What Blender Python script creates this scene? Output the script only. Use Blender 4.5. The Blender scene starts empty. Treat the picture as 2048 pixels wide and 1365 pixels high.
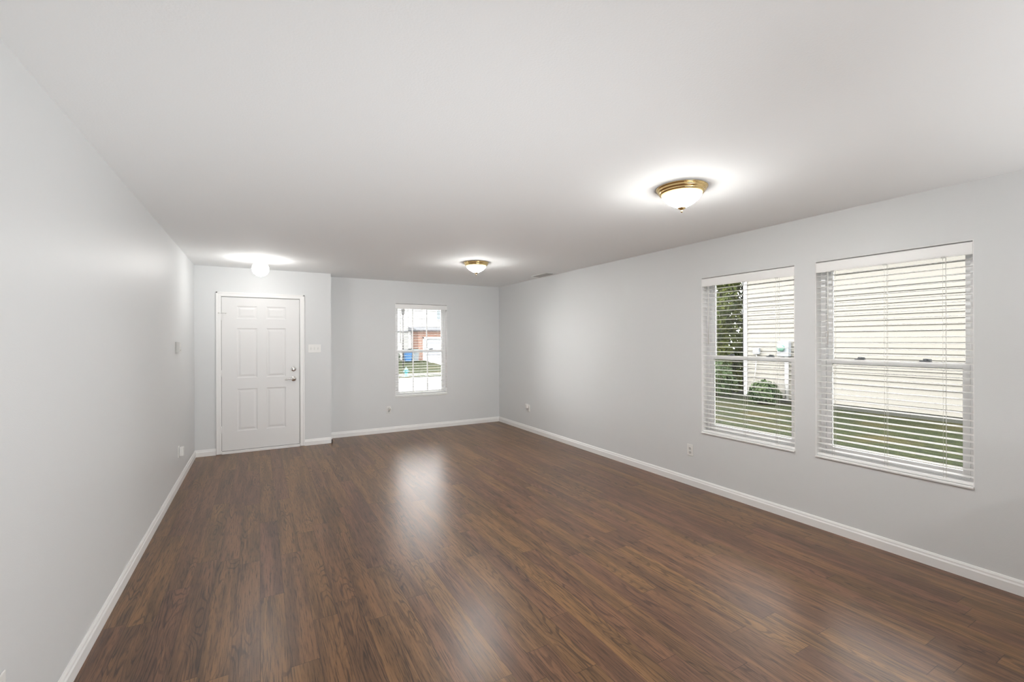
import bpy, math, random
from mathutils import Matrix, Vector
random.seed(7)
D = bpy.data
SC = bpy.context.scene
C = SC.collection

# ------------------------------------------------------------------ camera
TH, EYE = 0.5109, 1.4716
cam_data = D.cameras.new('camera')
cam_data.sensor_width = 36.0
cam_data.lens = 901.04 / 2048 * 36.0
cam_data.shift_y = (681.18 - 682.5) / 2048
cam_data.clip_start = 0.02
cam_data.clip_end = 400
cam = D.objects.new('camera', cam_data)
C.objects.link(cam)
cam.matrix_world = (Matrix.Translation((0, 0, EYE)) @ Matrix.Rotation(-TH, 4, 'Z')
                    @ Matrix.Rotation(math.pi / 2, 4, 'X') @ Matrix.Rotation(-0.0031, 4, 'Z'))
SC.camera = cam

# ------------------------------------------------------------------ sky, exposure
SKY = 13.0           # overcast sky radiance
GLOBE = 44.0         # radiance of the opal globe
LAMP = 236.0         # radiance of the lit lamp glass
world = D.worlds.new('overcast_sky')
SC.world = world
world.use_nodes = True
wn = world.node_tree.nodes
wn['Background'].inputs[0].default_value = (1.0, 0.985, 0.975, 1)
wn['Background'].inputs[1].default_value = SKY
# unseen fill lights added behind the viewpoint, thrown up and forward along the ceiling
FILLS = (   # name, x, y, z, width, height, upward tilt, turn to the left, spread, power
    ('fill_uplight', 2.45, -1.2, .35, 2.2, .7, 62, 0, 120, 25.0),
    ('fill_low', 1.55, -.7, .15, 3.4, .3, 22, 0, 70, 21.0),
    ('fill_left', 2.7, -.7, .25, 1.6, .4, 22, 40, 60, 15.0),
)
for nm, lx, ly, lz, sx, sz, up, turn, spread, pw in FILLS:
    ld = D.lights.new(nm, 'AREA')
    ld.shape, ld.size, ld.size_y = 'RECTANGLE', sx, sz
    ld.energy, ld.spread = pw, math.radians(spread)
    ld.color = (.955, .98, 1.0)
    lo = D.objects.new(nm, ld)
    C.objects.link(lo)
    lo.location = (lx, ly, lz)
    lo.rotation_euler = (math.radians(90 + up), 0, math.radians(turn))
SC.view_settings.view_transform = 'Standard'
SC.view_settings.look = 'None'
SC.view_settings.exposure = 0.0
SC.view_settings.gamma = 1.0
SC.view_settings.use_curve_mapping = False
SC.cycles.max_bounces = 16
SC.cycles.diffuse_bounces = 8
SC.cycles.transparent_max_bounces = 24
SC.cycles.sample_clamp_indirect = 6.0
SC.cycles.caustics_reflective = False
SC.cycles.caustics_refractive = False

# ------------------------------------------------------------------ room numbers (metres)
XL, XR, YD, YB, XE, H = -0.7196, 3.8041, 6.9438, 7.2738, 0.9003, 2.44
YK = -4.6            # kitchen end wall behind the camera
WT = 0.15            # outside wall thickness
GZ = -0.25           # ground outside


# ------------------------------------------------------------------ materials
def mat(name, color=(.8, .8, .8), rough=.5, metal=0.0, spec=.5, emit=None, bump=None, vary=None, trans=0.0):
    m = D.materials.new(name)
    m.use_nodes = True
    n, l = m.node_tree.nodes, m.node_tree.links
    b = n['Principled BSDF']
    b.inputs['Base Color'].default_value = (*color, 1)
    b.inputs['Roughness'].default_value = rough
    b.inputs['Metallic'].default_value = metal
    b.inputs['Specular IOR Level'].default_value = spec
    if emit:
        b.inputs['Emission Color'].default_value = (*emit[0], 1)
        b.inputs['Emission Strength'].default_value = emit[1]
    co = None
    if bump or vary:
        co = n.new('ShaderNodeTexCoord')
    if bump:                      # (scale, strength, distance)
        t = n.new('ShaderNodeTexNoise')
        t.inputs['Scale'].default_value = bump[0]
        t.inputs['Detail'].default_value = 3
        l.new(co.outputs['Object'], t.inputs['Vector'])
        bp = n.new('ShaderNodeBump')
        bp.inputs['Strength'].default_value = bump[1]
        bp.inputs['Distance'].default_value = bump[2]
        l.new(t.outputs['Fac'], bp.inputs['Height'])
        l.new(bp.outputs['Normal'], b.inputs['Normal'])
    if vary:                      # (scale, second colour)
        t = n.new('ShaderNodeTexNoise')
        t.inputs['Scale'].default_value = vary[0]
        t.inputs['Detail'].default_value = 5
        l.new(co.outputs['Object'], t.inputs['Vector'])
        r = n.new('ShaderNodeValToRGB')
        r.color_ramp.elements[0].position = .35
        r.color_ramp.elements[1].position = .65
        r.color_ramp.elements[0].color = (*color, 1)
        r.color_ramp.elements[1].color = (*vary[1], 1)
        l.new(t.outputs['Fac'], r.inputs['Fac'])
        l.new(r.outputs['Color'], b.inputs['Base Color'])
    if trans:
        tr = n.new('ShaderNodeBsdfTranslucent')
        tr.inputs['Color'].default_value = (*color, 1)
        mx = n.new('ShaderNodeMixShader')
        mx.inputs[0].default_value = trans
        l.new(b.outputs[0], mx.inputs[1])
        l.new(tr.outputs[0], mx.inputs[2])
        l.new(mx.outputs[0], n['Material Output'].inputs['Surface'])
    return m


def glass_mat():
    m = D.materials.new('window_glass')
    m.use_nodes = True
    n, l = m.node_tree.nodes, m.node_tree.links
    n.remove(n['Principled BSDF'])
    t = n.new('ShaderNodeBsdfTransparent')
    t.inputs[0].default_value = (.96, .965, .965, 1)
    g = n.new('ShaderNodeBsdfGlossy')
    g.inputs['Roughness'].default_value = .02
    f = n.new('ShaderNodeFresnel')
    f.inputs[0].default_value = 1.45
    mx = n.new('ShaderNodeMixShader')
    l.new(f.outputs[0], mx.inputs[0])
    l.new(t.outputs[0], mx.inputs[1])
    l.new(g.outputs[0], mx.inputs[2])
    l.new(mx.outputs[0], n['Material Output'].inputs['Surface'])
    return m


def floor_mat():
    m = D.materials.new('wood_plank_floor')
    m.use_nodes = True
    n, l = m.node_tree.nodes, m.node_tree.links
    b = n['Principled BSDF']

    def math_(op, a, c=None, d=None):
        k = n.new('ShaderNodeMath')
        k.operation = op
        for i, v in enumerate((a, c, d)):
            if v is None:
                continue
            if isinstance(v, (int, float)):
                k.inputs[i].default_value = v
            else:
                l.new(v, k.inputs[i])
        return k.outputs[0]

    def comb(x, y, z=0.0):
        k = n.new('ShaderNodeCombineXYZ')
        for i, v in enumerate((x, y, z)):
            if isinstance(v, (int, float)):
                k.inputs[i].default_value = v
            else:
                l.new(v, k.inputs[i])
        return k.outputs[0]

    def noise(vec, detail, rough=.55):
        k = n.new('ShaderNodeTexNoise')
        k.inputs['Scale'].default_value = 1.0
        k.inputs['Detail'].default_value = detail
        k.inputs['Roughness'].default_value = rough
        l.new(vec, k.inputs['Vector'])
        return k.outputs['Fac']

    def mixc(fac, a, c, mode='MIX'):
        k = n.new('ShaderNodeMix')
        k.data_type = 'RGBA'
        k.blend_type = mode
        if isinstance(fac, (int, float)):
            k.inputs[0].default_value = fac
        else:
            l.new(fac, k.inputs[0])
        for i, v in ((6, a), (7, c)):
            if isinstance(v, tuple):
                k.inputs[i].default_value = (*v, 1)
            else:
                l.new(v, k.inputs[i])
        return k.outputs[2]

    def smooth(v, lo, hi):
        k = n.new('ShaderNodeMapRange')
        k.interpolation_type = 'SMOOTHSTEP'
        k.inputs[1].default_value = lo
        k.inputs[2].default_value = hi
        l.new(v, k.inputs[0])
        return k.outputs[0]

    co = n.new('ShaderNodeTexCoord')
    sp = n.new('ShaderNodeSeparateXYZ')
    l.new(co.outputs['Object'], sp.inputs[0])
    x, y = sp.outputs[0], sp.outputs[1]
    W, L = .121, 1.22
    xs = math_('DIVIDE', x, W)
    row = math_('FLOOR', xs)
    wr = n.new('ShaderNodeTexWhiteNoise')
    wr.noise_dimensions = '1D'
    l.new(row, wr.inputs['W'])
    ys = math_('ADD', math_('DIVIDE', y, L), wr.outputs['Value'])
    colm = math_('FLOOR', ys)
    wp = n.new('ShaderNodeTexWhiteNoise')
    wp.noise_dimensions = '2D'
    l.new(comb(row, colm), wp.inputs['Vector'])
    rnd = wp.outputs['Value']
    sepc = n.new('ShaderNodeSeparateColor')
    l.new(wp.outputs['Color'], sepc.inputs[0])
    seed = math_('MULTIPLY', rnd, 37.0)
    # broad tone streaks along the boards, fine pores, and arching growth rings
    streak = noise(comb(math_('MULTIPLY', x, 17.0), math_('MULTIPLY', y, 1.1), seed), 4)
    pores = noise(comb(math_('MULTIPLY', x, 190.0), math_('MULTIPLY', y, 7.0), seed), 5, .65)
    field = noise(comb(math_('MULTIPLY', x, 9.0), math_('MULTIPLY', y, 1.0), seed), 1.5)
    rings = math_('SINE', math_('MULTIPLY', field, 120.0))
    rings = math_('MULTIPLY_ADD', rings, .5, .5)
    ringmask = smooth(noise(comb(math_('MULTIPLY', x, 6.0), math_('MULTIPLY', y, .9), math_('ADD', seed, 9.0)), 2), .42, .62)
    warm = mixc(rnd, FLOOR_A, FLOOR_B)
    tone = mixc(smooth(sepc.outputs[1], .2, .9), warm, FLOOR_C)
    dark = mixc(.42, tone, (.022, .014, .011))
    c1 = mixc(smooth(streak, .62, .40), tone, dark)
    c2 = mixc(math_('MULTIPLY', smooth(pores, .52, .34), .75), c1, (.02, .013, .01))
    c3 = mixc(math_('MULTIPLY', math_('MULTIPLY', smooth(rings, .70, .98), ringmask), .55), c2, (.018, .011, .009))
    c4 = mixc(math_('MULTIPLY', smooth(pores, .58, .80), .45), c3, (.36, .235, .15))
    # joints
    fx = math_('ABSOLUTE', math_('SUBTRACT', math_('FRACT', xs), .5))
    fy = math_('ABSOLUTE', math_('SUBTRACT', math_('FRACT', ys), .5))
    jx = smooth(fx, .5 - .0016 / W, .5 - .0005 / W)
    jy = smooth(fy, .5 - .0022 / L, .5 - .0006 / L)
    j = math_('MAXIMUM', jx, jy)
    c5 = mixc(math_('MULTIPLY', j, .6), c4, (.015, .010, .008))
    l.new(c5, b.inputs['Base Color'])
    rg = math_('MULTIPLY_ADD', pores, .12, FLOOR_ROUGH - .05)
    l.new(rg, b.inputs['Roughness'])
    b.inputs['IOR'].default_value = 1.5
    b.inputs['Specular IOR Level'].default_value = FLOOR_SPEC
    hgt = math_('SUBTRACT', math_('MULTIPLY', pores, .5), math_('MULTIPLY', j, .8))
    bp = n.new('ShaderNodeBump')
    bp.inputs['Strength'].default_value = .12
    bp.inputs['Distance'].default_value = .002
    l.new(hgt, bp.inputs['Height'])
    l.new(bp.outputs['Normal'], b.inputs['Normal'])
    return m


def grass_mat():
    m = mat('lawn_grass', (.085, .11, .035), .9, spec=.15, bump=(55, .9, .05))
    n, l = m.node_tree.nodes, m.node_tree.links
    b = n['Principled BSDF']
    co = n.new('ShaderNodeTexCoord')
    t = n.new('ShaderNodeTexNoise')
    t.inputs['Scale'].default_value = 14
    t.inputs['Detail'].default_value = 8
    l.new(co.outputs['Object'], t.inputs['Vector'])
    r = n.new('ShaderNodeValToRGB')
    e = r.color_ramp.elements
    e[0].position, e[0].color = .32, (.005, .0085, .002, 1)
    e[1].position, e[1].color = .72, (.033, .036, .010, 1)
    k = r.color_ramp.elements.new(.5)
    k.color = (.0145, .0215, .005, 1)
    l.new(t.outputs['Fac'], r.inputs['Fac'])
    t2 = n.new('ShaderNodeTexNoise')
    t2.inputs['Scale'].default_value = .9
    t2.inputs['Detail'].default_value = 3
    l.new(co.outputs['Object'], t2.inputs['Vector'])
    mr = n.new('ShaderNodeMapRange')
    mr.inputs[1].default_value, mr.inputs[2].default_value = .5, .75
    l.new(t2.outputs['Fac'], mr.inputs[0])
    mx = n.new('ShaderNodeMix')
    mx.data_type = 'RGBA'
    l.new(mr.outputs[0], mx.inputs[0])
    l.new(r.outputs['Color'], mx.inputs[6])
    mx.inputs[7].default_value = (.042, .034, .010, 1)
    l.new(mx.outputs[2], b.inputs['Base Color'])
    return m


def brick_mat():
    m = mat('red_brick', (.5, .3, .22), .85)
    n, l = m.node_tree.nodes, m.node_tree.links
    co = n.new('ShaderNodeTexCoord')
    mp = n.new('ShaderNodeMapping')
    mp.inputs['Rotation'].default_value = (math.pi / 2, 0, 0)
    t = n.new('ShaderNodeTexBrick')
    t.inputs['Color1'].default_value = (.145, .065, .040, 1)
    t.inputs['Color2'].default_value = (.10, .046, .032, 1)
    t.inputs['Mortar'].default_value = (.15, .118, .095, 1)
    t.inputs['Scale'].default_value = 1
    t.inputs['Brick Width'].default_value = .24
    t.inputs['Row Height'].default_value = .08
    t.inputs['Mortar Size'].default_value = .01
    l.new(co.outputs['Object'], mp.inputs[0])
    l.new(mp.outputs[0], t.inputs['Vector'])
    l.new(t.outputs['Color'], n['Principled BSDF'].inputs['Base Color'])
    return m


FLOOR_A, FLOOR_B, FLOOR_C = (.256, .135, .057), (.214, .112, .051), (.200, .098, .056)
FLOOR_ROUGH, FLOOR_SPEC = .31, .40
M = {
    'wall': mat('pale_grey_wall_paint', (.716, .73, .734), .45, spec=.40, bump=(210, .14, .003)),
    'ceiling': mat('flat_white_ceiling_paint', (.906, .92, .924), .85, spec=.2, bump=(120, .12, .004)),
    'trim': mat('white_trim_paint', (.88, .88, .87), .35),
    'jamb_board': mat('sky_lit_jamb_white', (.95, .95, .95), .4),
    'stat': mat('grey_thermostat_plastic', (.70, .70, .68), .4),
    'door': mat('white_door_paint', (.80, .80, .795), .38),
    'floor': floor_mat(),
    'vinyl': mat('white_window_vinyl', (.93, .935, .94), .35),
    'blind': mat('white_blind_slat', (.96, .96, .955), .4, trans=.6),
    'valance': mat('white_valance', (.92, .92, .91), .4),
    'cord': mat('white_blind_cord', (.80, .80, .77), .7),
    'glass': glass_mat(),
    'brass': mat('polished_brass', (.83, .62, .30), .16, 1.0),
    'lampglass': mat('lit_frosted_glass', (.95, .92, .85), .3, emit=((1.0, .985, .96), LAMP)),
    'globeglass': mat('lit_opal_glass', (.95, .94, .90), .25, emit=((1.0, .98, .95), GLOBE)),
    'nickel': mat('satin_nickel', (.72, .71, .69), .22, 1.0),
    'darkmetal': mat('dark_strike_metal', (.16, .15, .14), .4, .8),
    'plastic': mat('white_plastic', (.83, .83, .81), .3),
    'offwhite': mat('off_white_plastic', (.74, .74, .72), .35),
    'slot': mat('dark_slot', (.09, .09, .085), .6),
    'grey': mat('grey_plastic', (.55, .55, .53), .4),
    'steel': mat('painted_vent_steel', (.78, .78, .76), .45),
    'louvre': mat('shade_grey_louvre', (.48, .48, .47), .5),  # shade between the louvres put into their grey
    'ventdark': mat('vent_shade_sheet', (.05, .05, .05), .8),
    'counter': mat('speckled_laminate', (.42, .38, .33), .35, vary=(60, (.30, .27, .24))),
    'cabinet': mat('white_cabinet_paint', (.80, .79, .77), .4),
    'siding': mat('beige_vinyl_siding', (.158, .151, .130), .6),
    'whitesiding': mat('white_vinyl_siding', (.23, .235, .23), .6),
    'soffit': mat('white_soffit', (.40, .40, .395), .6),
    'concrete': mat('pale_concrete', (.30, .295, .28), .9, vary=(3, (.34, .335, .32))),
    'block': mat('grey_foundation_block', (.038, .040, .032), .9),
    'asphalt': mat('pale_worn_street', (.145, .148, .146), .9, vary=(2, (.17, .17, .165))),
    'shingle': mat('grey_roof_shingles', (.06, .064, .072), .9, vary=(12, (.10, .105, .115))),
    'brick': brick_mat(),
    'garage': mat('white_garage_door', (.19, .205, .225), .5),
    'grass': grass_mat(),
    'leaf': mat('evergreen_leaf', (.026, .042, .006), .7, spec=.25, vary=(2.5, (.085, .100, .010)), trans=.2),
    'shrubleaf': mat('shrub_leaf', (.022, .042, .015), .7, spec=.25, vary=(3, (.05, .075, .026)), trans=.2),
    'bark': mat('bark', (.12, .09, .065), .9),
    'hydrant': mat('aqua_hydrant_paint', (.05, .20, .22), .45),
    'binblue': mat('blue_bin_plastic', (.008, .06, .15), .45),
    'bindark': mat('charcoal_bin_plastic', (.09, .11, .12), .5),
    'teal': mat('teal_lid_plastic', (.04, .20, .22), .5),
    'black': mat('black_post_paint', (.03, .03, .03), .5),
    'meter': mat('pale_grey_meter_metal', (.22, .24, .26), .45),
    'meterdisc': mat('green_meter_glass', (.12, .24, .19), .15),
}
_n, _l = M['globeglass'].node_tree.nodes, M['globeglass'].node_tree.links
_co, _sp, _mr = _n.new('ShaderNodeTexCoord'), _n.new('ShaderNodeSeparateXYZ'), _n.new('ShaderNodeMapRange')
_l.new(_co.outputs['Object'], _sp.inputs[0])
_l.new(_sp.outputs[2], _mr.inputs[0])
_mr.inputs[1].default_value, _mr.inputs[2].default_value = -.040, -.125
_mr.inputs[3].default_value, _mr.inputs[4].default_value = 1.5, GLOBE * 1.2      # fitter shade on the neck, put into the emission
_l.new(_mr.outputs[0], _n['Principled BSDF'].inputs['Emission Strength'])
_n, _l = M['lampglass'].node_tree.nodes, M['lampglass'].node_tree.links
_co, _sp, _mr = _n.new('ShaderNodeTexCoord'), _n.new('ShaderNodeSeparateXYZ'), _n.new('ShaderNodeMapRange')
_l.new(_co.outputs['Object'], _sp.inputs[0])
_l.new(_sp.outputs[2], _mr.inputs[0])
_mr.inputs[1].default_value, _mr.inputs[2].default_value = -.055, -.115
_mr.inputs[3].default_value, _mr.inputs[4].default_value = 1.1, LAMP * 1.35  # falloff towards the rim written into the emission
_l.new(_mr.outputs[0], _n['Principled BSDF'].inputs['Emission Strength'])
_cr = _n.new('ShaderNodeValToRGB')
_cr.color_ramp.elements[0].color = (1.0, .90, .50, 1)
_cr.color_ramp.elements[1].position = .3
_cr.color_ramp.elements[1].color = (1.0, .985, .96, 1)
_m2 = _n.new('ShaderNodeMapRange')
_m2.inputs[1].default_value, _m2.inputs[2].default_value = -.045, -.115
_l.new(_sp.outputs[2], _m2.inputs[0])
_l.new(_m2.outputs[0], _cr.inputs[0])
_l.new(_cr.outputs[0], _n['Principled BSDF'].inputs['Emission Color'])


# ------------------------------------------------------------------ mesh builder
class MB:
    def __init__(s):
        s.v, s.f, s.sm = [], [], []

    def add(s, vs, fs, smooth=False):
        o = len(s.v)
        s.v += [tuple(p) for p in vs]
        s.f += [tuple(i + o for i in f) for f in fs]
        s.sm += [smooth] * len(fs)
        return s

    def box(s, a, b):
        (x0, y0, z0), (x1, y1, z1) = a, b
        x0, x1 = min(x0, x1), max(x0, x1)
        y0, y1 = min(y0, y1), max(y0, y1)
        z0, z1 = min(z0, z1), max(z0, z1)
        return s.add([(x0, y0, z0), (x1, y0, z0), (x1, y1, z0), (x0, y1, z0),
                      (x0, y0, z1), (x1, y0, z1), (x1, y1, z1), (x0, y1, z1)],
                     [(3, 2, 1, 0), (4, 5, 6, 7), (0, 1, 5, 4), (1, 2, 6, 5), (2, 3, 7, 6), (3, 0, 4, 7)])

    def prism(s, prof, axis, a, b):
        """closed 2-D profile extruded along an axis; profile order must be counter-clockwise seen from +axis"""
        n = len(prof)

        def P(p, t):
            return {'x': (t, p[0], p[1]), 'y': (p[1], t, p[0]), 'z': (p[0], p[1], t)}[axis]
        vs = [P(p, a) for p in prof] + [P(p, b) for p in prof]
        fs = [tuple(reversed(range(n))), tuple(range(n, 2 * n))]
        fs += [(i, (i + 1) % n, n + (i + 1) % n, n + i) for i in range(n)]
        return s.add(vs, fs)

    def lathe(s, prof, seg=32, c=(0, 0, 0), axis='z', rib=0, ribd=0.0, smooth=True):
        """profile of (radius, height) turned about an axis through c"""
        vs, fs = [], []
        for r, h in prof:
            for k in range(seg):
                t = 2 * math.pi * k / seg
                rr = r * (1 + (ribd * math.cos(rib * t) if rib else 0))
                p = (rr * math.cos(t), rr * math.sin(t), h)
                if axis == 'y':
                    p = (p[0], -p[2], p[1])       # turns about -y (out of a wall)
                elif axis == 'x':
                    p = (p[2], p[0], p[1])
                vs.append((p[0] + c[0], p[1] + c[1], p[2] + c[2]))
        for i in range(len(prof) - 1):
            for k in range(seg):
                a, b = i * seg + k, i * seg + (k + 1) % seg
                fs.append((a, b, b + seg, a + seg))
        fs.append(tuple(range(seg))[::-1])
        fs.append(tuple((len(prof) - 1) * seg + k for k in range(seg)))
        return s.add(vs, fs, smooth)

    def tube(s, pts, r, seg=8):
        pts = [Vector(p) for p in pts]
        vs, fs = [], []
        for i, p in enumerate(pts):
            d = (pts[min(i + 1, len(pts) - 1)] - pts[max(i - 1, 0)]).normalized()
            u = d.orthogonal().normalized() if abs(d.z) < .9 else d.cross(Vector((1, 0, 0))).normalized()
            w = d.cross(u)
            rr = r[i] if isinstance(r, (list, tuple)) else r
            for k in range(seg):
                t = 2 * math.pi * k / seg
                vs.append(p + u * (rr * math.cos(t)) + w * (rr * math.sin(t)))
        for i in range(len(pts) - 1):
            for k in range(seg):
                a, b = i * seg + k, i * seg + (k + 1) % seg
                fs.append((a, b, b + seg, a + seg))
        fs.append(tuple(range(seg))[::-1])
        fs.append(tuple((len(pts) - 1) * seg + k for k in range(seg)))
        return s.add(vs, fs, True)

    def build(s, name, m, parent=None, bevel=0.0):
        me = D.meshes.new(name)
        me.from_pydata(s.v, [], s.f)
        me.polygons.foreach_set('use_smooth', s.sm)
        me.materials.append(m)
        me.update()
        o = D.objects.new(name, me)
        C.objects.link(o)
        if parent:
            o.parent = parent
        if bevel:
            md = o.modifiers.new('bevel', 'BEVEL')
            md.width = bevel
            md.segments = 2
            md.limit_method = 'ANGLE'
        return o


def thing(name, label, cat, loc=(0, 0, 0), rotz=0.0, group=None):
    o = D.objects.new(name, None)
    o.empty_display_size = .1
    C.objects.link(o)
    o.location = loc
    o.rotation_euler = (0, 0, rotz)
    o['label'], o['category'] = label, cat
    if group:
        o['group'] = group
    return o


def tag(o, label, cat, group=None):
    o['label'], o['category'] = label, cat
    if group:
        o['group'] = group
    return o


def structure(o, label, cat):
    o['kind'] = 'structure'
    o['label'], o['category'] = label, cat
    return o


def copy_tree(o, label=None):
    c = o.copy()
    C.objects.link(c)
    if label:
        c['label'] = label
    for ch in o.children:
        d = ch.copy()
        C.objects.link(d)
        d.parent = c
        for g in ch.children:
            e = g.copy()
            C.objects.link(e)
            e.parent = d
    return c


# ------------------------------------------------------------------ room shell
def wall_grid(name, us, zs, holes, P, m):
    """a wall slab with openings; P(u, z, side) gives the point, side 0 = room face, 1 = outside face"""
    b = MB()
    nu, nz = len(us) - 1, len(zs) - 1

    def solid(i, j):
        return 0 <= i < nu and 0 <= j < nz and (i, j) not in holes
    for i in range(nu):
        for j in range(nz):
            if not solid(i, j):
                continue
            q = [(us[i], zs[j]), (us[i + 1], zs[j]), (us[i + 1], zs[j + 1]), (us[i], zs[j + 1])]
            b.add([P(u, z, 0) for u, z in q], [(0, 1, 2, 3)])
            b.add([P(u, z, 1) for u, z in q], [(3, 2, 1, 0)])
            for k, (di, dj) in enumerate(((0, -1), (1, 0), (0, 1), (-1, 0))):
                if not solid(i + di, j + dj):
                    p, r = q[k], q[(k + 1) % 4]
                    b.add([P(*p, 0), P(*p, 1), P(*r, 1), P(*r, 0)], [(0, 1, 2, 3)])
    o = b.build(name, m)
    return o


ZT, ZB = 2.080, .552                      # head and foot of the window openings
structure(MB().box((XL - WT, YK - WT, -.12), (XR + WT, YB + WT, 0)).build('floor', M['floor']),
          'dark brown wood plank floor with faint window reflections', 'floor')
structure(MB().box((XL - WT, YK - WT, H), (XR + WT, YB + WT, H + .16)).build('ceiling', M['ceiling']),
          'flat white ceiling with three lit lamps', 'ceiling')
structure(MB().box((XL - WT, YK - WT, H + .16), (XR + WT, YB + WT, H + 2.9)).build('added_shade_storey', M['whitesiding']),  # added out of view to keep sky light off the side gap
          'unseen storey above the room, added to shade the gap between the houses', 'storey')
structure(MB().box((XL - WT, YK - WT, 0), (XL, YB + WT, H)).build('wall_left', M['wall']),
          'long pale grey wall on the left with a soft sheen', 'wall')
WB_ = [1.020, 1.920]                      # window nearest the camera on the right wall (y range)
WA_ = [2.074, 2.964]                      # the next one
structure(wall_grid('wall_right', [YK, WB_[0], WB_[1], WA_[0], WA_[1], YB + WT], [0, ZB, ZT, H],
                    {(1, 1), (3, 1)}, lambda u, z, s: (XR + s * WT, u, z), M['wall']),
          'pale grey wall on the right with two windows', 'wall')
WC_ = [1.915, 2.805]
structure(wall_grid('wall_back', [XE - .3, WC_[0], WC_[1], XR + .001], [0, ZB, ZT, H], {(1, 1)},
                    lambda u, z, s: (u, YB + s * WT, z), M['wall']),
          'pale grey far wall with one window', 'wall')
DX0, DX1, DZ1 = -.440, .500, 2.062        # front door opening
structure(wall_grid('wall_front', [XL, DX0, DX1, XE], [0, DZ1, H], {(1, 0)},
                    lambda u, z, s: (u, YD + s * (YB - YD + WT - .02), z), M['wall']),
          'pale grey wall around the front door, stepping forward', 'wall')
structure(wall_grid('wall_kitchen', [XL, .55, 2.35, XR], [0, .02, 2.03, H], {(1, 1)},
                    lambda u, z, s: (u, YK - s * WT, z), M['wall']),
          'pale grey wall behind the viewpoint with an opening added for daylight', 'wall')


# baseboards: stepped profile, parented corner to corner
BH, BT = .086, .014


def baseboard(name, label, runs):
    b = MB()
    prof = [(0, 0), (BT, 0), (BT, .055), (BT - .004, .064), (BT - .005, .074), (.004, BH), (0, BH)]   # (out from wall, z)
    for kind, w, a, c in runs:            # kind tells which way the wall faces
        def pt(p, t, kind=kind, w=w):
            d, z = p
            return {'+x': (w + d, t, z), '-x': (w - d, t, z), '-y': (t, w - d, z), '+y': (t, w + d, z)}[kind]
        n = len(prof)
        vs = [pt(p, a) for p in prof] + [pt(p, c) for p in prof]
        b.add(vs, [tuple(range(n)), tuple(reversed(range(n, 2 * n)))] +
              [(i, n + i, n + (i + 1) % n, (i + 1) % n) for i in range(n)])
    o = b.build(name, M['trim'])
    return structure(o, label, 'baseboard')


baseboard('baseboard_left', 'white baseboard along the left wall', [('+x', XL, YK, YD)])
baseboard('baseboard_right', 'white baseboard along the right wall under the windows', [('-x', XR, .42, YB)])
baseboard('baseboard_back', 'white baseboard along the far wall below its window', [('-y', YB, XE, XR)])
baseboard('baseboard_front', 'white baseboard pieces either side of the front door',
          [('-y', YD, XL, DX0 - .052), ('-y', YD, DX1 + .048, XE + BT), ('+x', XE, YD - BT, YB)])

# door casing
b = MB()
cw, ct = .050, .016
for a, c in ((DX0 - cw, DX0 + .004), (DX1 - .004, DX1 + cw)):
    b.box((a, YD - ct, .010), (c, YD, DZ1 + cw))
b.box((DX0 + .004, YD - ct, DZ1 - .004), (DX1 - .004, YD, DZ1 + cw))
for a, c in ((DX0 - cw, DX0 - cw + .018), (DX1 + cw - .018, DX1 + cw)):       # raised outer edge of the moulding
    b.box((a, YD - ct - .005, .010), (c, YD - ct, DZ1 + cw))
b.box((DX0 - cw, YD - ct - .005, DZ1 + cw - .018), (DX1 + cw, YD - ct, DZ1 + cw))
for a, c in ((DX0 + .0005, DX0 + .008), (DX1 - .008, DX1 - .0005)):              # jambs
    b.box((a, YD - .002, .0), (c, YD + .14, DZ1 - .0005))
b.box((DX0 + .008, YD - .002, DZ1 - .008), (DX1 - .008, YD + .14, DZ1 - .0005))
structure(b.build('trim_1', M['trim'], bevel=.002), 'white casing around the front door', 'trim')
structure(MB().box((DX0 + .009, YD - .012, .0), (DX1 - .009, YD + .14, .034)).build('trim_2', M['trim'], bevel=.003),
          'white threshold strip under the front door', 'trim')


# ------------------------------------------------------------------ front door
def panel_face(b, x0, x1, z0, z1, y, panels, prof):
    """a door face at depth y (facing -y) with nested rectangular mouldings; prof = [(inset, depth)]"""
    xs = sorted({x0, x1} | {p[0] for p in panels} | {p[1] for p in panels})
    zs = sorted({z0, z1} | {p[2] for p in panels} | {p[3] for p in panels})
    for i in range(len(xs) - 1):
        for j in range(len(zs) - 1):
            cx, cz = (xs[i] + xs[i + 1]) / 2, (zs[j] + zs[j + 1]) / 2
            if any(p[0] < cx < p[1] and p[2] < cz < p[3] for p in panels):
                continue
            b.add([(xs[i], y, zs[j]), (xs[i + 1], y, zs[j]), (xs[i + 1], y, zs[j + 1]), (xs[i], y, zs[j + 1])], [(0, 1, 2, 3)])
    for (a, c, d, e) in panels:
        loops = []
        for ins, dep in [(0, 0)] + prof:
            loops.append([(a + ins, y + dep, d + ins), (c - ins, y + dep, d + ins), (c - ins, y + dep, e - ins), (a + ins, y + dep, e - ins)])
        for q in range(len(loops) - 1):
            for k in range(4):
                b.add([loops[q][k], loops[q][(k + 1) % 4], loops[q + 1][(k + 1) % 4], loops[q + 1][k]], [(0, 1, 2, 3)])
        b.add(loops[-1], [(0, 1, 2, 3)])


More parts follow.
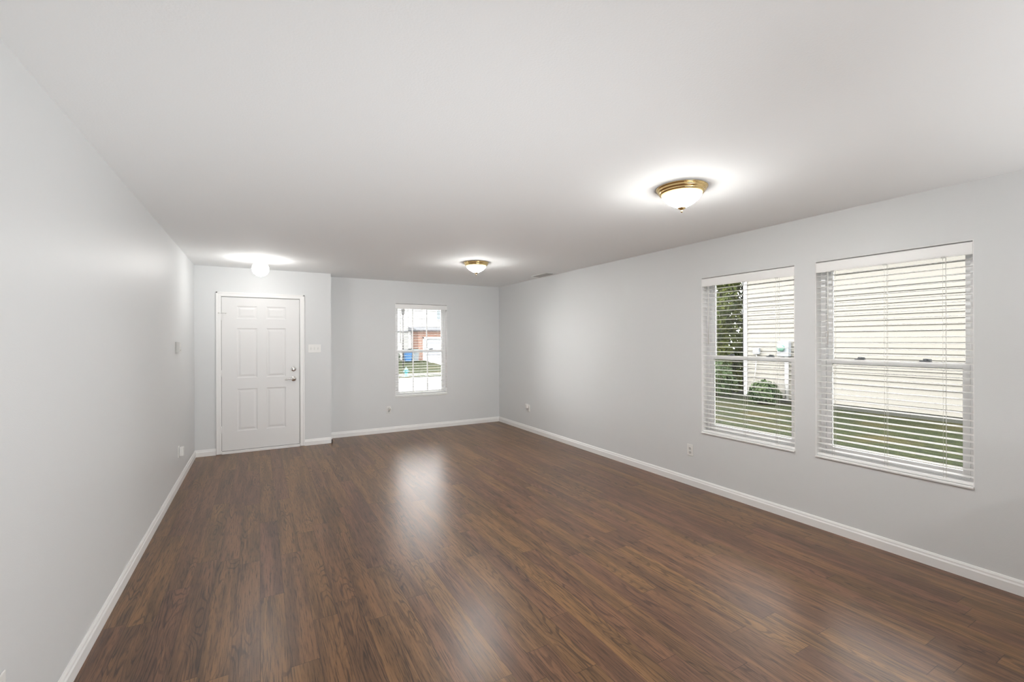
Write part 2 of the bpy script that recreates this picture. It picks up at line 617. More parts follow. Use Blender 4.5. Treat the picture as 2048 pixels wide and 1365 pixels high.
door = structure(D.objects.new('door_1', None), 'white six panel front door with lever handle and deadbolt', 'door')
C.objects.link(door)
door.location = (0, YD + .004, 0)
sx0, sx1, sz0, sz1 = DX0 + .0115, DX1 - .0125, .040, DZ1 - .013
b = MB()
cols = [(-.262, -.024), (.080, .318)]
rows = [(.285, .842), (.985, 1.645), (1.768, 1.938)]
panels = [(c[0], c[1], r[0], r[1]) for c in cols for r in rows]
prof = [(.012, .005), (.022, .006), (.042, .002), (.048, .0015)]
panel_face(b, sx0, sx1, sz0, sz1, 0, panels, prof)
b.add([(sx0, 0, sz0), (sx1, 0, sz0), (sx1, 0, sz1), (sx0, 0, sz1), (sx0, .045, sz0), (sx1, .045, sz0), (sx1, .045, sz1), (sx0, .045, sz1)],
      [(0, 4, 5, 1), (1, 5, 6, 2), (2, 6, 7, 3), (3, 7, 4, 0), (7, 6, 5, 4)])
b.build('door_slab', M['door'], door)
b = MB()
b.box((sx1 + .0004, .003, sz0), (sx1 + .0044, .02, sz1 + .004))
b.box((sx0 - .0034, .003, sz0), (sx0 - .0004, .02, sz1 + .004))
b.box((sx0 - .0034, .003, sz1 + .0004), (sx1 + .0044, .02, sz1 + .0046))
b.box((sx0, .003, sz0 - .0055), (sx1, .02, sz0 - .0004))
b.build('gap_shade_strip', M['slot'], door)  # dark strips filling the door gaps, standing for their shade
for zc in (1.783, 1.051, .319):
    hb = MB()
    hb.lathe([(.0065, -.046), (.0065, .046)], 12, (DX0 + .006, -.0125, zc))
    hb.box((DX0 + .006, -.0072, zc - .045), (DX0 + .030, -.0005, zc + .045))
    for q in (-.027, -.009, .009, .027):
        hb.lathe([(.0070, q - .001), (.0070, q + .001)], 12, (DX0 + .006, -.0125, zc))
    h = hb.build('hinge', M['door'], door)
    if zc > 1.5:
        s_ = MB()
        s_.tube([(DX0 + .006, -.0125, zc + .046), (DX0 + .006, -.0125, zc + .060)], .007, 10)
        s_.tube([(DX0 + .006, -.0125, zc + .054), (DX0 + .040, -.045, zc + .052), (DX0 + .055, -.055, zc + .051)], .0042, 8)
        s_.tube([(DX0 + .055, -.055, zc + .051), (DX0 + .063, -.060, zc + .051)], .008, 10)
        s_.tube([(DX0 + .006, -.0125, zc + .054), (DX0 - .014, -.032, zc + .054)], .0042, 8)
        s_.tube([(DX0 - .014, -.032, zc + .054), (DX0 - .020, -.036, zc + .054)], .008, 10)
        s_.build('hinge_pin_stop', M['offwhite'], h)
lk = MB()
lk.lathe([(.034, -.001), (.034, .006), (.030, .012), (.024, .014), (.014, .014), (.013, .020), (.012, .022)], 28, (.412, 0, 1.083), 'y')
dbl = lk.build('deadbolt', M['nickel'], door)
MB().box((.406, -.040, 1.068), (.418, -.020, 1.098)).build('thumb_turn', M['nickel'], dbl, bevel=.003)
lv = MB()
lv.lathe([(.034, -.001), (.034, .006), (.029, .012), (.016, .015), (.012, .018), (.012, .050), (.010, .054)], 28, (.412, 0, .947), 'y')
ros = lv.build('handle_rose', M['nickel'], door)
MB().tube([(.412, -.047, .947), (.385, -.052, .949), (.350, -.050, .946), (.318, -.045, .941), (.302, -.042, .940)],
          [.010, .0095, .008, .0075, .006], 12).build('lever', M['nickel'], ros)
for zc in (1.083, .947):
    MB().box((sx1 + .0005, -.014, zc - .030), (sx1 + .004, .012, zc + .030)).build('strike_plate', M['darkmetal'], door)


# ------------------------------------------------------------------ windows (local x along the wall, +y outdoors, z up from the foot)
def make_window(num, label, loc, rotz, w, muntins):
    h = ZT - ZB
    root = structure(D.objects.new('window_%d' % num, None), label, 'window')
    C.objects.link(root)
    root.location, root.rotation_euler = loc, (0, 0, rotz)
    hw = w / 2 - .001
    y0, y1 = .078, .140
    fw = .036

    def ring(b, xa, xb, za, zb, ya, yb, t, tb=None):
        tb = t if tb is None else tb
        b.box((xa, ya, za), (xa + t, yb, zb))
        b.box((xb - t, ya, za), (xb, yb, zb))
        b.box((xa + t, ya, za), (xb - t, yb, za + tb))
        b.box((xa + t, ya, zb - t), (xb - t, yb, zb))
    b = MB()
    ring(b, -hw, hw, .001, h - .001, y0, y1, fw)
    b.build('window_frame', M['vinyl'], root, bevel=.002)
    mid = .745
    # lower sash, room side
    b = MB()
    xi = hw - fw - .002
    ring(b, -xi, xi, fw + .002, mid + .022, y0 + .004, y0 + .030, .036, .045)
    ls = b.build('lower_sash', M['vinyl'], root, bevel=.002)
    MB().box((-xi + .034, y0 + .014, fw + .045), (xi - .034, y0 + .019, mid - .012)).build('window_pane', M['glass'], ls)
    b = MB()
    ring(b, -xi, xi, mid - .020, h - fw - .002, y0 + .033, y0 + .058, .030)
    us = b.build('upper_sash', M['vinyl'], root, bevel=.002)
    MB().box((-xi + .028, y0 + .043, mid + .008), (xi - .028, y0 + .048, h - fw - .030)).build('window_pane', M['glass'], us)
    if muntins:
        for sash, za, zb, yy in ((ls, fw + .047, mid - .014, y0 + .0165), (us, mid + .010, h - fw - .032, y0 + .0455)):
            b = MB()
            for f_ in (-1, 1):
                xm = f_ * (xi - .036) / 3
                b.box((xm - .008, yy - .006, za), (xm + .008, yy + .006, zb))
            b.build('muntin_grid', M['vinyl'], sash)
    for xs_ in (-w * .21, w * .21):
        b = MB()
        b.box((xs_ - .030, y0 + .006, mid + .0225), (xs_ + .030, y0 + .026, mid + .030))
        b.lathe([(.013, mid + .030), (.012, mid + .040), (.006, mid + .043)], 16, (xs_, y0 + .016, 0))
        b.tube([(xs_, y0 + .016, mid + .038), (xs_ + .034, y0 + .010, mid + .036)], [.006, .004], 8)
        b.build('sash_lock', M['meter'], root)
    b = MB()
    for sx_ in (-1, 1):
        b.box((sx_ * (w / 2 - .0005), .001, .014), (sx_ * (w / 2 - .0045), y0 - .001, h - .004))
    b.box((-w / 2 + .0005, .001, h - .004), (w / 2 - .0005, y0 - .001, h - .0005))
    b.build('added_jamb_board', M['jamb_board'], root)  # boards added over the reveal, outdoor brightness put into their white
    # painted sill board with a small nosing
    MB().box((-w / 2 + .001, -.012, .0005), (w / 2 - .001, y0 - .001, .013)).build('window_sill', M['trim'], root, bevel=.002)
    return root


def make_blind(label, loc, rotz, w, cords, wand_x, rail_gap=.012):
    h = ZT - ZB
    root = thing('window_blind', label, 'blind', loc, rotz, 'white slatted window blinds')
    hw = w / 2 - .006
    ztop = h - .012
    yc = .036                                   # slat centre line
    # valance with a moulded front
    v = [(.004, ztop - .076), (.012, ztop - .076), (.012, ztop), (.004, ztop), (.002, ztop - .010), (.002, ztop - .066)]
    MB().prism(v, 'x', -hw, hw).build('valance', M['valance'], root)
    MB().box((-hw + .004, .013, ztop - .052), (hw - .004, .066, ztop - .002)).build('headrail', M['valance'], root)
    zr = .016
    MB().box((-hw, yc - .026, zr), (hw, yc + .026, zr + .016)).build('bottom_rail', M['valance'], root, bevel=.003)
    pitch = .0435
    b = MB()
    z = zr + .048
    nslat = 0
    while z < ztop - .058:
        prof = []
        tl = .030                               # a slight tilt, room edge low
        for k in range(7):
            s = -1 + k / 3
            prof.append((yc + .025 * s, z + .025 * s * tl + .0022 * (1 - s * s)))
        prof = prof + [(p[0], p[1] + .0026) for p in reversed(prof)]
        n = len(prof)
        vs = [(-hw + .002, p[0], p[1]) for p in prof] + [(hw - .002, p[0], p[1]) for p in prof]
        b.add(vs, [tuple(reversed(range(n))), tuple(range(n, 2 * n))])
        b.add(vs, [(i, (i + 1) % n, n + (i + 1) % n, n + i) for i in range(n)])
        z += pitch
        nslat += 1
    b.build('slats', M['blind'], root)
    for cx in cords:
        b = MB()
        for yy, xx in ((yc - .0265, cx - .006), (yc + .0265, cx - .006), (yc - .0265, cx + .008)):
            b.tube([(xx, yy, zr + .014), (xx, yy, ztop - .05)], .0009, 6)
        zz = zr + .048
        while zz < ztop - .058:
            b.box((cx - .0065, yc - .0265, zz - .0030), (cx - .0055, yc + .0265, zz - .0020))
            zz += pitch
        b.build('ladder_cord', M['cord'], root)
    b = MB()
    b.tube([(wand_x, .0005, ztop - .085), (wand_x, .0005, ztop - .640)], [.0035, .0042], 8)
    b.tube([(wand_x, .006, ztop - .074), (wand_x, .0005, ztop - .080), (wand_x, .0005, ztop - .090)], .0022, 6)
    b.build('tilt_wand', M['cord'], root)
    for cx in cords:
        MB().box((cx - .012, .0008, ztop - .082), (cx + .012, .0060, ztop - .072)).build('valance_clip', M['grey'], root)
    return root


RR = -math.pi / 2        # right wall: local +x runs towards the camera (-y)
ca, cb, cc = sum(WA_) / 2, sum(WB_) / 2, sum(WC_) / 2
make_window(1, 'small paned window on the far wall facing the street', (cc, YB, ZB), 0, WC_[1] - WC_[0], True)
make_window(2, 'narrower-looking right wall window with a view of the evergreen', (XR, ca, ZB), RR, WA_[1] - WA_[0], False)
make_window(3, 'right wall window nearest the viewer facing beige siding', (XR, cb, ZB), RR, WB_[1] - WB_[0], False)
make_blind('white slatted blind on the far wall window facing the street', (cc, YB, ZB), 0, WC_[1] - WC_[0], (-.30, .0, .30), -.36)
make_blind('white slatted blind in front of the evergreen view on the right wall', (XR, ca, ZB), RR, WA_[1] - WA_[0], (-.31, .0, .29), -.365)
make_blind('white slatted blind on the window nearest the viewer, facing only beige siding', (XR, cb, ZB), RR, WB_[1] - WB_[0], (-.33, .0, .31), -.36)


# ------------------------------------------------------------------ ceiling lamps and vent
def make_flush(label, x, y):
    t = thing('flush_mount_lamp', label, 'ceiling lamp', (x, y, H), 0, 'brass ringed ceiling lamps')
    MB().lathe([(.152, 0), (.157, -.002), (.157, -.006), (.151, -.009), (.147, -.010), (.148, -.014), (.149, -.018), (.146, -.023), (.139, -.026),
                (.137, -.027), (.138, -.031), (.136, -.036), (.130, -.040), (.126, -.041), (.121, -.037), (.118, -.004)], 64).build('brass_ring', M['brass'], t)
    MB().lathe([(.120, -.034), (.124, -.042), (.118, -.056), (.103, -.074), (.082, -.092), (.057, -.108), (.035, -.119), (.018, -.126), (.006, -.128)],
               96, rib=32, ribd=.008).build('glass_bowl', M['lampglass'], t)
    MB().lathe([(.004, -.120), (.022, -.1235), (.025, -.127), (.022, -.132), (.013, -.137), (.006, -.140), (.005, -.145), (.008, -.149), (.007, -.153), (.001, -.158)],
               24).build('finial', M['brass'], t)
    return t


lamp_a = make_flush('larger-looking lit lamp with brass ring, nearer the right wall windows', 2.350, 1.975)
lamp_b = copy_tree(lamp_a, 'smaller-looking lit lamp with brass ring, near the far wall window')
lamp_b.location = (2.352, 5.10, H)
added_lamp = copy_tree(lamp_a, 'unseen lit lamp with brass ring, added on the ceiling behind the viewpoint')
added_lamp.location = (2.352, -1.45, H)  # added out of view to light the room from behind
g = thing('globe_lamp', 'lit white glass globe lamp on the ceiling in front of the front door', 'ceiling lamp', (.013, 6.10, H))
MB().lathe([(.060, 0), (.060, -.012), (.050, -.022), (.046, -.030)], 40).build('fitter_collar', M['plastic'], g)
MB().lathe([(.046, -.024)] + [(.0895 * math.sin(a), -.113 + .0895 * math.cos(a)) for a in [math.radians(d) for d in range(35, 180, 8)]] + [(.001, -.2025)],
           48).build('glass_globe', M['globeglass'], g)

v = thing('ceiling_vent', 'white slatted air vent on the ceiling by the right wall', 'vent', (3.655, 5.58, H))
b = MB()
b.box((-.080, -.205, -.006), (-.058, .205, 0)); b.box((.058, -.205, -.006), (.080, .205, 0))
b.box((-.058, -.205, -.006), (.058, -.183, 0)); b.box((-.058, .183, -.006), (.058, .205, 0))
b.build('vent_frame', M['steel'], v, bevel=.002)
MB().box((-.058, -.183, -.0015), (.058, .183, 0)).build('vent_shade_sheet', M['ventdark'], v)  # flat dark sheet standing for the shade inside the vent
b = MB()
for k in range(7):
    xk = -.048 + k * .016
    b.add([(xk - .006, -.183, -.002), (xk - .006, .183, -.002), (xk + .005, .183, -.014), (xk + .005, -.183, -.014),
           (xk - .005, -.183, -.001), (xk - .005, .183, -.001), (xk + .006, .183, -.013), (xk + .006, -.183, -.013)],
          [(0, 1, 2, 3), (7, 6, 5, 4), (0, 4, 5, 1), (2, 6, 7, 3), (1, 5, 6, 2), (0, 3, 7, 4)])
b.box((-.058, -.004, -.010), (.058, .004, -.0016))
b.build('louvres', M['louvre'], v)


# ------------------------------------------------------------------ wall fittings (local -y out of the wall)
def make_outlet(label, loc, rotz, group='white duplex wall outlets'):
    t = thing('wall_outlet', label, 'outlet', loc, rotz, group)
    MB().box((-.035, -.006, -.0575), (.035, 0, .0575)).build('cover_plate', M['plastic'], t, bevel=.003)
    for s in (-1, 1):
        r = MB().lathe([(.0165, .004), (.0165, .0078), (.0155, .0085)], 20, (0, 0, s * .0195), 'y').build('receptacle', M['offwhite'], t)
        q = MB()
        for dx, hh in ((-.0065, .0042), (.0065, .0036)):
            q.box((dx - .0013, -.0089, s * .0195 + .001 - hh), (dx + .0013, -.0083, s * .0195 + .004 + hh))
        q.lathe([(.0026, .0083), (.0026, .0089)], 10, (0, 0, s * .0195 - .0085), 'y')
        q.build('slots', M['slot'], r)
    MB().lathe([(.003, .005), (.003, .0075)], 12, (0, 0, 0), 'y').build('screw', M['grey'], t)
    return t


o1 = make_outlet('bare white duplex outlet below and left of the right wall windows', (XR, 3.099, .356), RR)
o2 = copy_tree(o1, 'white outlet low on the right wall near the far corner, behind a plug-in device')
o2.location = (XR, 6.235, .372)
o3 = copy_tree(o1, 'white outlet on the far wall below the window, behind a round plug')
o3.location, o3.rotation_euler = (1.806, YB, .362), (0, 0, 0)
o4 = copy_tree(o1, 'white outlet low on the left wall close to the front door')
o4.location, o4.rotation_euler = (XL, 5.635, .352), (0, 0, math.pi / 2)
o5 = copy_tree(o1, 'white outlet cut off by the lower left corner of the picture')
o5.location, o5.rotation_euler = (XL, 2.026, .362), (0, 0, math.pi / 2)

t = thing('plug_in_device', 'small boxy white plug-in device in the outlet near the far right corner', 'plug-in device', (XR, 6.252, .405), RR)
MB().box((-.026, -.048, -.032), (.026, -.0095, .032)).build('device_body', M['plastic'], t, bevel=.006)
MB().box((-.014, -.0505, -.018), (.014, -.0475, .020)).build('front_lens', M['offwhite'], t, bevel=.002)
t = thing('plug_in_device', 'round white plug-in device in the far wall outlet below the window', 'plug-in device', (1.815, YB, .378), 0)
MB().lathe([(.022, .0095), (.026, .014), (.027, .030), (.022, .040), (.012, .044)], 28, (0, 0, 0), 'y').build('device_body', M['plastic'], t)
MB().lathe([(.011, .0435), (.010, .050), (.004, .053)], 20, (0, 0, 0), 'y').build('glass_dome', M['nickel'], t)
t = thing('plug_in_device', 'flat white plug-in device in the left wall outlet by the front door', 'plug-in device', (XL, 5.640, .352), math.pi / 2)
MB().box((-.030, -.046, -.043), (.030, -.0095, .045)).build('device_body', M['plastic'], t, bevel=.006)
MB().box((-.020, -.0475, -.030), (.020, -.0455, .010)).build('vent_face', M['offwhite'], t)

t = thing('thermostat', 'small pale thermostat box on the left wall', 'thermostat', (XL, 5.515, 1.411), math.pi / 2)
MB().box((-.062, -.009, -.055), (.062, 0, .055)).build('back_plate', M['grey'], t)
MB().box((-.058, -.034, -.051), (.058, -.009, .051)).build('thermostat_body', M['stat'], t, bevel=.003)
MB().box((-.036, -.0355, .004), (.036, -.0335, .038)).build('screen', M['offwhite'], t)
for k in range(3):
    MB().box((-.032 + k * .024, -.0365, -.032), (-.016 + k * .024, -.0335, -.022)).build('button', M['grey'], t)

t = thing('light_switch', 'triple white light switch plate beside the front door', 'light switch', (.680, YD, 1.364), 0)
MB().box((-.083, -.006, -.0575), (.083, 0, .0575)).build('cover_plate', M['plastic'], t, bevel=.003)
for k in (-1, 0, 1):
    b = MB()
    b.box((k * .046 - .0055, -.0068, -.013), (k * .046 + .0055, -.0055, .013))
    c = b.build('toggle_slot', M['grey'], t)
    MB().add([(k * .046 - .004, -.0068, -.006), (k * .046 + .004, -.0068, -.006), (k * .046 + .004, -.0068, .008), (k * .046 - .004, -.0068, .008),
              (k * .046 - .003, -.019, -.010), (k * .046 + .003, -.019, -.010), (k * .046 + .003, -.019, -.003), (k * .046 - .003, -.019, -.003)],
             [(0, 3, 2, 1), (4, 5, 6, 7), (0, 1, 5, 4), (1, 2, 6, 5), (2, 3, 7, 6), (3, 0, 4, 7)]).build('toggle', M['plastic'], c)
    for zz in (-.030, .030):
        MB().lathe([(.003, .0050), (.003, .0072)], 10, (k * .046, 0, zz), 'y').build('screw', M['offwhite'], t)

# ------------------------------------------------------------------ unseen counter added beside the viewpoint (throws the soft shade on the right wall)
t = thing('added_shade_counter', 'unseen white counter, added with a speckled worktop against the right wall', 'added counter', (0, 0, 0))
MB().box((2.55, -.30, .0), (XR - .001, .34, .87)).build('cabinet_body', M['cabinet'], t)
MB().box((2.50, -.36, .87), (XR - .001, .40, .91)).build('worktop', M['counter'], t, bevel=.004)

# frame of an unseen door, added behind the viewpoint to let daylight in
b = MB()
for xa, xb in ((.551, .611), (2.289, 2.349), (1.42, 1.48)):
    b.box((xa, YK - .10, .021), (xb, YK - .03, 2.029))
for za, zb in ((.021, .081), (1.969, 2.029)):
    b.box((.611, YK - .10, za), (2.289, YK - .03, zb))
pd = structure(b.build('door_2', M['vinyl']), 'unseen white framed glass door, added behind the viewpoint for daylight', 'door')
MB().box((.611, YK - .07, .081), (2.289, YK - .064, 1.969)).build('door_pane', M['glass'], pd)


# ------------------------------------------------------------------ outdoors: ground
def strip(name, m, pts_z, xa, xb, label, cat, thick=.15):
    b = MB()
    for (ya, za), (yb, zb) in zip(pts_z[:-1], pts_z[1:]):
        b.add([(xa, ya, za), (xb, ya, za), (xb, yb, zb), (xa, yb, zb)], [(0, 1, 2, 3)])
    return structure(b.build(name, m), label, cat)


def lawn_profile(y):
    return GZ
strip('lawn', M['grass'], [(-40, GZ), (9, GZ), (13.5, -.62)], -60, 80, 'green lawn between the houses', 'lawn')
strip('street', M['asphalt'], [(13.5, -.62), (15, -.82), (27.0, -.82)], -60, 80, 'pale street in front of the far window', 'street')
strip('verge', M['grass'], [(27.0, -.80), (28.6, -.78)], -60, 80, 'grass verge across the street', 'lawn')
strip('sidewalk', M['block'], [(28.6, -.775), (30.2, -.76)], -60, 80, 'grey sidewalk strip across the street', 'sidewalk')
strip('front_lawn', M['grass'], [(30.2, -.76), (40, -.35), (80, -.3)], -60, 80, 'green front yard of the house across the street', 'lawn')

# ------------------------------------------------------------------ neighbour house with beige siding
NX, NY, NB = 12.4, 8.20, -.22
nh = thing('neighbor_house', 'beige sided house seen through the right wall windows', 'house', (NX, 0, 0))
b = MB()
exp_ = .127
b.box((.03, -14, NB + .10), (6, NY, 3.75))
z = NB + .10
while z < 3.70:
    # each course leans out at its foot like lapped vinyl
    b.add([(-.020, -14, z), (-.020, NY - .05, z), (.0, NY - .05, z + exp_ - .012), (.0, -14, z + exp_ - .012),
           (.03, -14, z + .004), (.03, NY - .05, z + .004), (.03, -14, z + exp_ + .004), (.03, NY - .05, z + exp_ + .004)],
          [(0, 3, 2, 1), (0, 1, 5, 4), (3, 6, 7, 2)])
    z += exp_
b.build('siding_wall', M['siding'], nh)
MB().box((.01, -14, GZ - .1), (6, NY - .02, NB + .10)).build('foundation', M['block'], nh)
b = MB()
b.box((-.03, NY - .11, NB + .06), (.01, NY + .03, 3.72))
b.box((-.03, NY + .0, NB + .06), (.12, NY + .03, 3.72))
b.build('corner_board', M['soffit'], nh)
b = MB()
b.box((-.45, -14.4, 3.72), (6, NY + .45, 3.76))
b.box((-.47, -14.4, 3.72), (-.45, NY + .45, 3.90))
b.build('soffit', M['soffit'], nh)
b = MB()
b.add([(-.5, -14.4, 3.88), (-.5, NY + .5, 3.88), (3.2, NY + .5, 5.6), (3.2, -14.4, 5.6), (6.5, -14.4, 3.88), (6.5, NY + .5, 3.88)],
      [(0, 3, 2, 1), (3, 4, 5, 2), (0, 4, 3), (1, 2, 5), (0, 1, 5, 4)])
b.build('roof', M['shingle'], nh)

t = thing('electric_meter', 'pale grey electric meter box on the beige siding', 'electric meter', (NX - .0225, 6.99, 1.22))
MB().box((-.14, -.15, -.20), (-.001, .15, .20)).build('meter_box', M['meter'], t, bevel=.01)
MB().lathe([(.09, -.22), (.09, -.15), (.085, -.135)], 24, (0, .03, .02), 'x').build('meter_dial', M['meterdisc'], t)
MB().tube([(-.06, -.06, -.20), (-.06, -.06, -1.35)], .045, 12).build('conduit', M['soffit'], t)
t = thing('utility_box', 'small grey utility box on the beige siding, left of the meter', 'utility box', (NX - .0225, 7.78, 1.145))
MB().box((-.08, -.09, -.085), (-.001, .09, .085)).build('box_body', M['meter'], t, bevel=.008)
MB().tube([(-.04, .0, -.085), (-.05, .02, -.5), (-.06, .10, -1.1)], .010, 8).build('drop_cable', M['soffit'], t)


# ------------------------------------------------------------------ plants
def foliage(b, shape, n, size, seed):
    rnd = random.Random(seed)
    for _ in range(n):
        p, nrm = shape(rnd)
        s = size * rnd.uniform(.6, 1.35)
        a = Vector(nrm) + Vector((rnd.uniform(-.9, .9), rnd.uniform(-.9, .9), rnd.uniform(-.6, .9)))
        a = a.normalized()
        u = a.orthogonal().normalized()
        u = (Matrix.Rotation(rnd.uniform(0, 6.28), 3, a) @ u)
        w = a.cross(u)
        p = Vector(p)
        b.add([p - u * s, p - w * s * .45 + a * s * .1, p + u * s, p + w * s * .45 + a * s * .1], [(0, 1, 2, 3)])


def cone_shape(h, r, z0):
    def f(rnd):
        t = rnd.random() ** 1.25
        ang = rnd.uniform(0, 2 * math.pi)
        lump = 1 + .13 * math.sin(ang * 5 + t * 17) + .09 * math.sin(ang * 9 - t * 31)
        rr = r * (1 - t ** 1.9) * lump * (rnd.uniform(.72, 1.0))
        if rnd.random() < .25:
            rr *= rnd.uniform(.3, .9)
        return (rr * math.cos(ang), rr * math.sin(ang), z0 + t * h), (math.cos(ang), math.sin(ang), .35)
    return f


def ball_shape(rx, rz, z0):
    def f(rnd):
        u, ang = rnd.uniform(-.6, 1), rnd.uniform(0, 2 * math.pi)
        q = math.sqrt(max(0, 1 - u * u))
        k = rnd.uniform(.7, 1.05) * (1 + .12 * math.sin(ang * 4 + u * 6))
        return (rx * q * math.cos(ang) * k, rx * q * math.sin(ang) * k, z0 + rz * u * k), (q * math.cos(ang), q * math.sin(ang), u)
    return f


t = thing('evergreen_tree', 'tall dense evergreen beyond the corner of the beige house', 'tree', (14.05, 10.45, GZ))
MB().tube([(0, 0, -.1), (0, 0, 3.0), (.05, 0, 6.4)], [.16, .12, .03], 10).build('trunk', M['bark'], t)
b = MB(); foliage(b, cone_shape(8.5, 1.42, .1), 30000, .085, 3); b.build('foliage', M['leaf'], t)
for i, (x, y, rx, rz, lab) in enumerate((
        (11.85, 7.25, .36, .34, 'rounded shrub against the beige siding below the meter'),
        (12.05, 8.85, .50, .62, 'dark bushy shrub beyond the corner of the beige house'))):
    t = thing('shrub', lab, 'shrub', (x, y, GZ))
    b = MB()
    for k in range(5):
        an = k * 1.26
        b.tube([(0, 0, 0), (.25 * rx * math.cos(an), .25 * rx * math.sin(an), rz * .6), (.6 * rx * math.cos(an), .6 * rx * math.sin(an), rz * 1.2)], [.02, .014, .006], 6)
    b.build('stems', M['bark'], t)
    b = MB(); foliage(b, ball_shape(rx, rz, rz * .75), 2200, .05, 11 + i); b.build('foliage', M['shrubleaf'], t)

# ------------------------------------------------------------------ house across the street (seen through the far window)
ah = thing('brick_garage_house', 'white and brick house with a garage across the street', 'house', (0, 0, 0))
AY = 40.0
GZ2 = -.36


def lapped(b, x0, x1, y, z0, z1, e=.15):
    z = z0
    while z < z1 - .01:
        zt = min(z + e, z1)
        b.add([(x0, y - .03, z), (x1, y - .03, z), (x1, y, zt), (x0, y, zt), (x0, y, z), (x1, y, z)], [(0, 1, 2, 3), (0, 4, 5, 1)])
        z += e


b = MB()
b.box((4.0, AY + 2.0, GZ2 - .3), (24.0, AY + 11, 6.5))
lapped(b, 4.0, 12.7, AY + 2.0, GZ2, 6.5)
lapped(b, 12.7, 24.0, AY + 2.0, 2.5, 6.5)
b.build('siding_wall', M['whitesiding'], ah)
b = MB()                                   # brick garage front with the door opening
gx0, gx1, dx0, dx1, gt, dt = 12.63, 18.8, 13.12, 18.1, 2.54, 1.80
b.box((gx0, AY, GZ2 - .3), (dx0, AY + 2.0, gt))
b.box((dx1, AY, GZ2 - .3), (gx1, AY + 2.0, gt))
b.box((dx0, AY, dt), (dx1, AY + 2.0, gt))
b.build('brick_front', M['brick'], ah)
gd = MB()
for k in range(4):
    gd.box((dx0 + .05, AY + .20, GZ2 + .01 + k * .53), (dx1 - .05, AY + .25, GZ2 + .52 + k * .53))
gdo = gd.build('garage_door', M['garage'], ah, bevel=.01)
b = MB()
b.box((dx0 - .06, AY - .02, GZ2), (dx0 + .05, AY + .2, dt)); b.box((dx1 - .05, AY - .02, GZ2), (dx1 + .06, AY + .2, dt))
b.box((dx0 - .06, AY - .02, dt - .16), (dx1 + .06, AY + .2, dt))
b.build('garage_trim', M['soffit'], ah)
b = MB()
b.add([(gx0 - .35, AY - .45, gt - .02), (gx1 + .35, AY - .45, gt - .02), (gx1 + .35, AY + 2.0, gt + .22), (gx0 - .35, AY + 2.0, gt + .22),
       (gx0 - .35, AY - .45, gt - .16), (gx1 + .35, AY - .45, gt - .16), (gx1 + .35, AY + 2.0, gt - .16), (gx0 - .35, AY + 2.0, gt - .16)],
      [(0, 1, 2, 3), (4, 7, 6, 5), (0, 4, 5, 1), (1, 5, 6, 2), (0, 3, 7, 4)])
b.build('garage_roof', M['shingle'], ah)
MB().box((4.0, AY + 1.88, 2.30), (gx0 - .36, AY + 1.985, 2.40)).build('band_board', M['shingle'], ah)
b = MB()
b.add([(3.5, AY + 1.4, 6.4), (24.5, AY + 1.4, 6.4), (24.5, AY + 6.5, 9.4), (3.5, AY + 6.5, 9.4), (24.5, AY + 11.6, 6.4), (3.5, AY + 11.6, 6.4)],
      [(0, 1, 2, 3), (3, 2, 4, 5), (0, 3, 5), (1, 4, 2), (0, 5, 4, 1)])
b.build('roof', M['shingle'], ah)
for x_, z_ in ((15.30, 3.45),):
    w_ = MB().box((x_ - .26, AY + 1.93, z_), (x_ + .26, AY + 1.985, z_ + 1.05)).build('upper_window', M['soffit'], ah)
    MB().box((x_ - .20, AY + 1.915, z_ + .07), (x_ + .20, AY + 1.935, z_ + .98)).build('window_pane', M['bindark'], w_)
MB().box((12.30, AY + 1.82, GZ2), (12.52, AY + 1.98, 6.3)).build('downspout', M['soffit'], ah)
structure(MB().box((13.1, 30.2, -.78), (19.0, AY, -.33)).build('driveway', M['concrete']), 'pale concrete driveway in front of the garage', 'driveway')

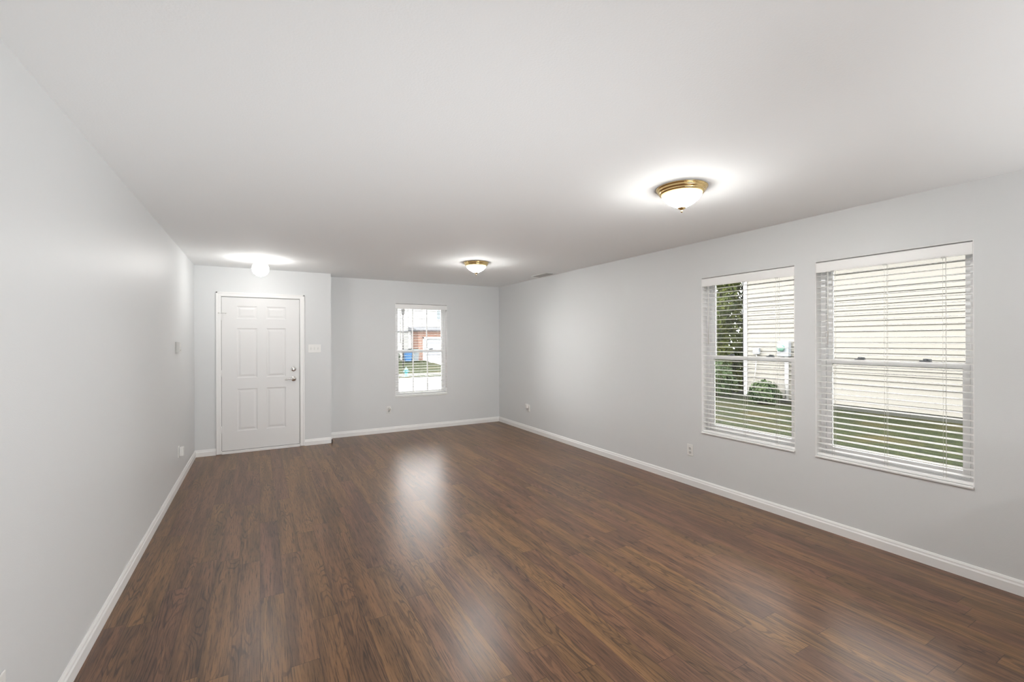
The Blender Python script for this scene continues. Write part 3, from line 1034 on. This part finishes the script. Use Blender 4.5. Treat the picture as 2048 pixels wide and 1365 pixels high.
t = thing('lamp_post', 'thin black lamp post in the yard across the street', 'lamp post', (9.60, 34.2, -.60))
MB().tube([(0, 0, 0), (0, 0, 4.10)], .055, 10).build('pole', M['black'], t)
MB().lathe([(.05, 4.05), (.11, 4.16), (.14, 4.42), (.16, 4.46), (.04, 4.60), (.01, 4.68)], 8, smooth=False).build('lantern', M['black'], t)
t = thing('fire_hydrant', 'aqua fire hydrant on the verge across the street', 'fire hydrant', (8.05, 28.0, -.79))
k_ = .76
MB().lathe([(r * k_, h * k_) for r, h in ((.17, 0), (.17, .05), (.12, .06), (.12, .50), (.16, .52), (.16, .56), (.13, .60), (.10, .68), (.04, .72), (.035, .77), (.01, .78))],
           20).build('hydrant_body', M['hydrant'], t)
for ax_, pr_ in (('x', [(.07, -.24), (.07, .24)]), ('y', [(.085, .10), (.085, .22)])):
    MB().lathe([(r * k_, h * k_) for r, h in pr_], 14, (0, 0, .41 * k_), ax_).build('nozzle', M['hydrant'], t)


def make_bin(label, loc, body, lid):
    t = thing('wheeled_bin', label, 'bin', loc)
    b = MB()
    b.add([(-.25, -.28, .06), (.25, -.28, .06), (.25, .28, .06), (-.25, .28, .06), (-.31, -.36, 1.0), (.31, -.36, 1.0), (.31, .36, 1.0), (-.31, .36, 1.0)],
          [(3, 2, 1, 0), (4, 5, 6, 7), (0, 1, 5, 4), (1, 2, 6, 5), (2, 3, 7, 6), (3, 0, 4, 7)])
    b.build('bin_body', body, t)
    MB().box((-.34, -.39, 1.0), (.34, .39, 1.07)).build('lid', lid, t, bevel=.02)
    for s in (-1, 1):
        MB().lathe([(.11, -.03), (.11, .03)], 16, (s * .27, .28, .11), 'x').build('wheel', M['black'], t)
    return t


make_bin('blue wheeled bin beside the house across the street', (11.35, 39.0, -.40), M['binblue'], M['binblue'])
make_bin('charcoal wheeled bin with teal lid beside the brick garage', (12.05, 39.2, -.39), M['bindark'], M['teal'])
for i, (x, y) in enumerate(((9.0, 39.4), (10.3, 39.6))):
    t = thing('shrub', ('low dark shrub left of the blue bin across the street', 'low dark shrub just behind the blue bin across the street')[i], 'shrub', (x, y, -.40))
    b = MB(); foliage(b, ball_shape(.55, .45, .40), 700, .07, 40 + i); b.build('foliage', M['shrubleaf'], t)
    MB().tube([(0, 0, -.02), (0, 0, .5)], .03, 6).build('stems', M['bark'], t)
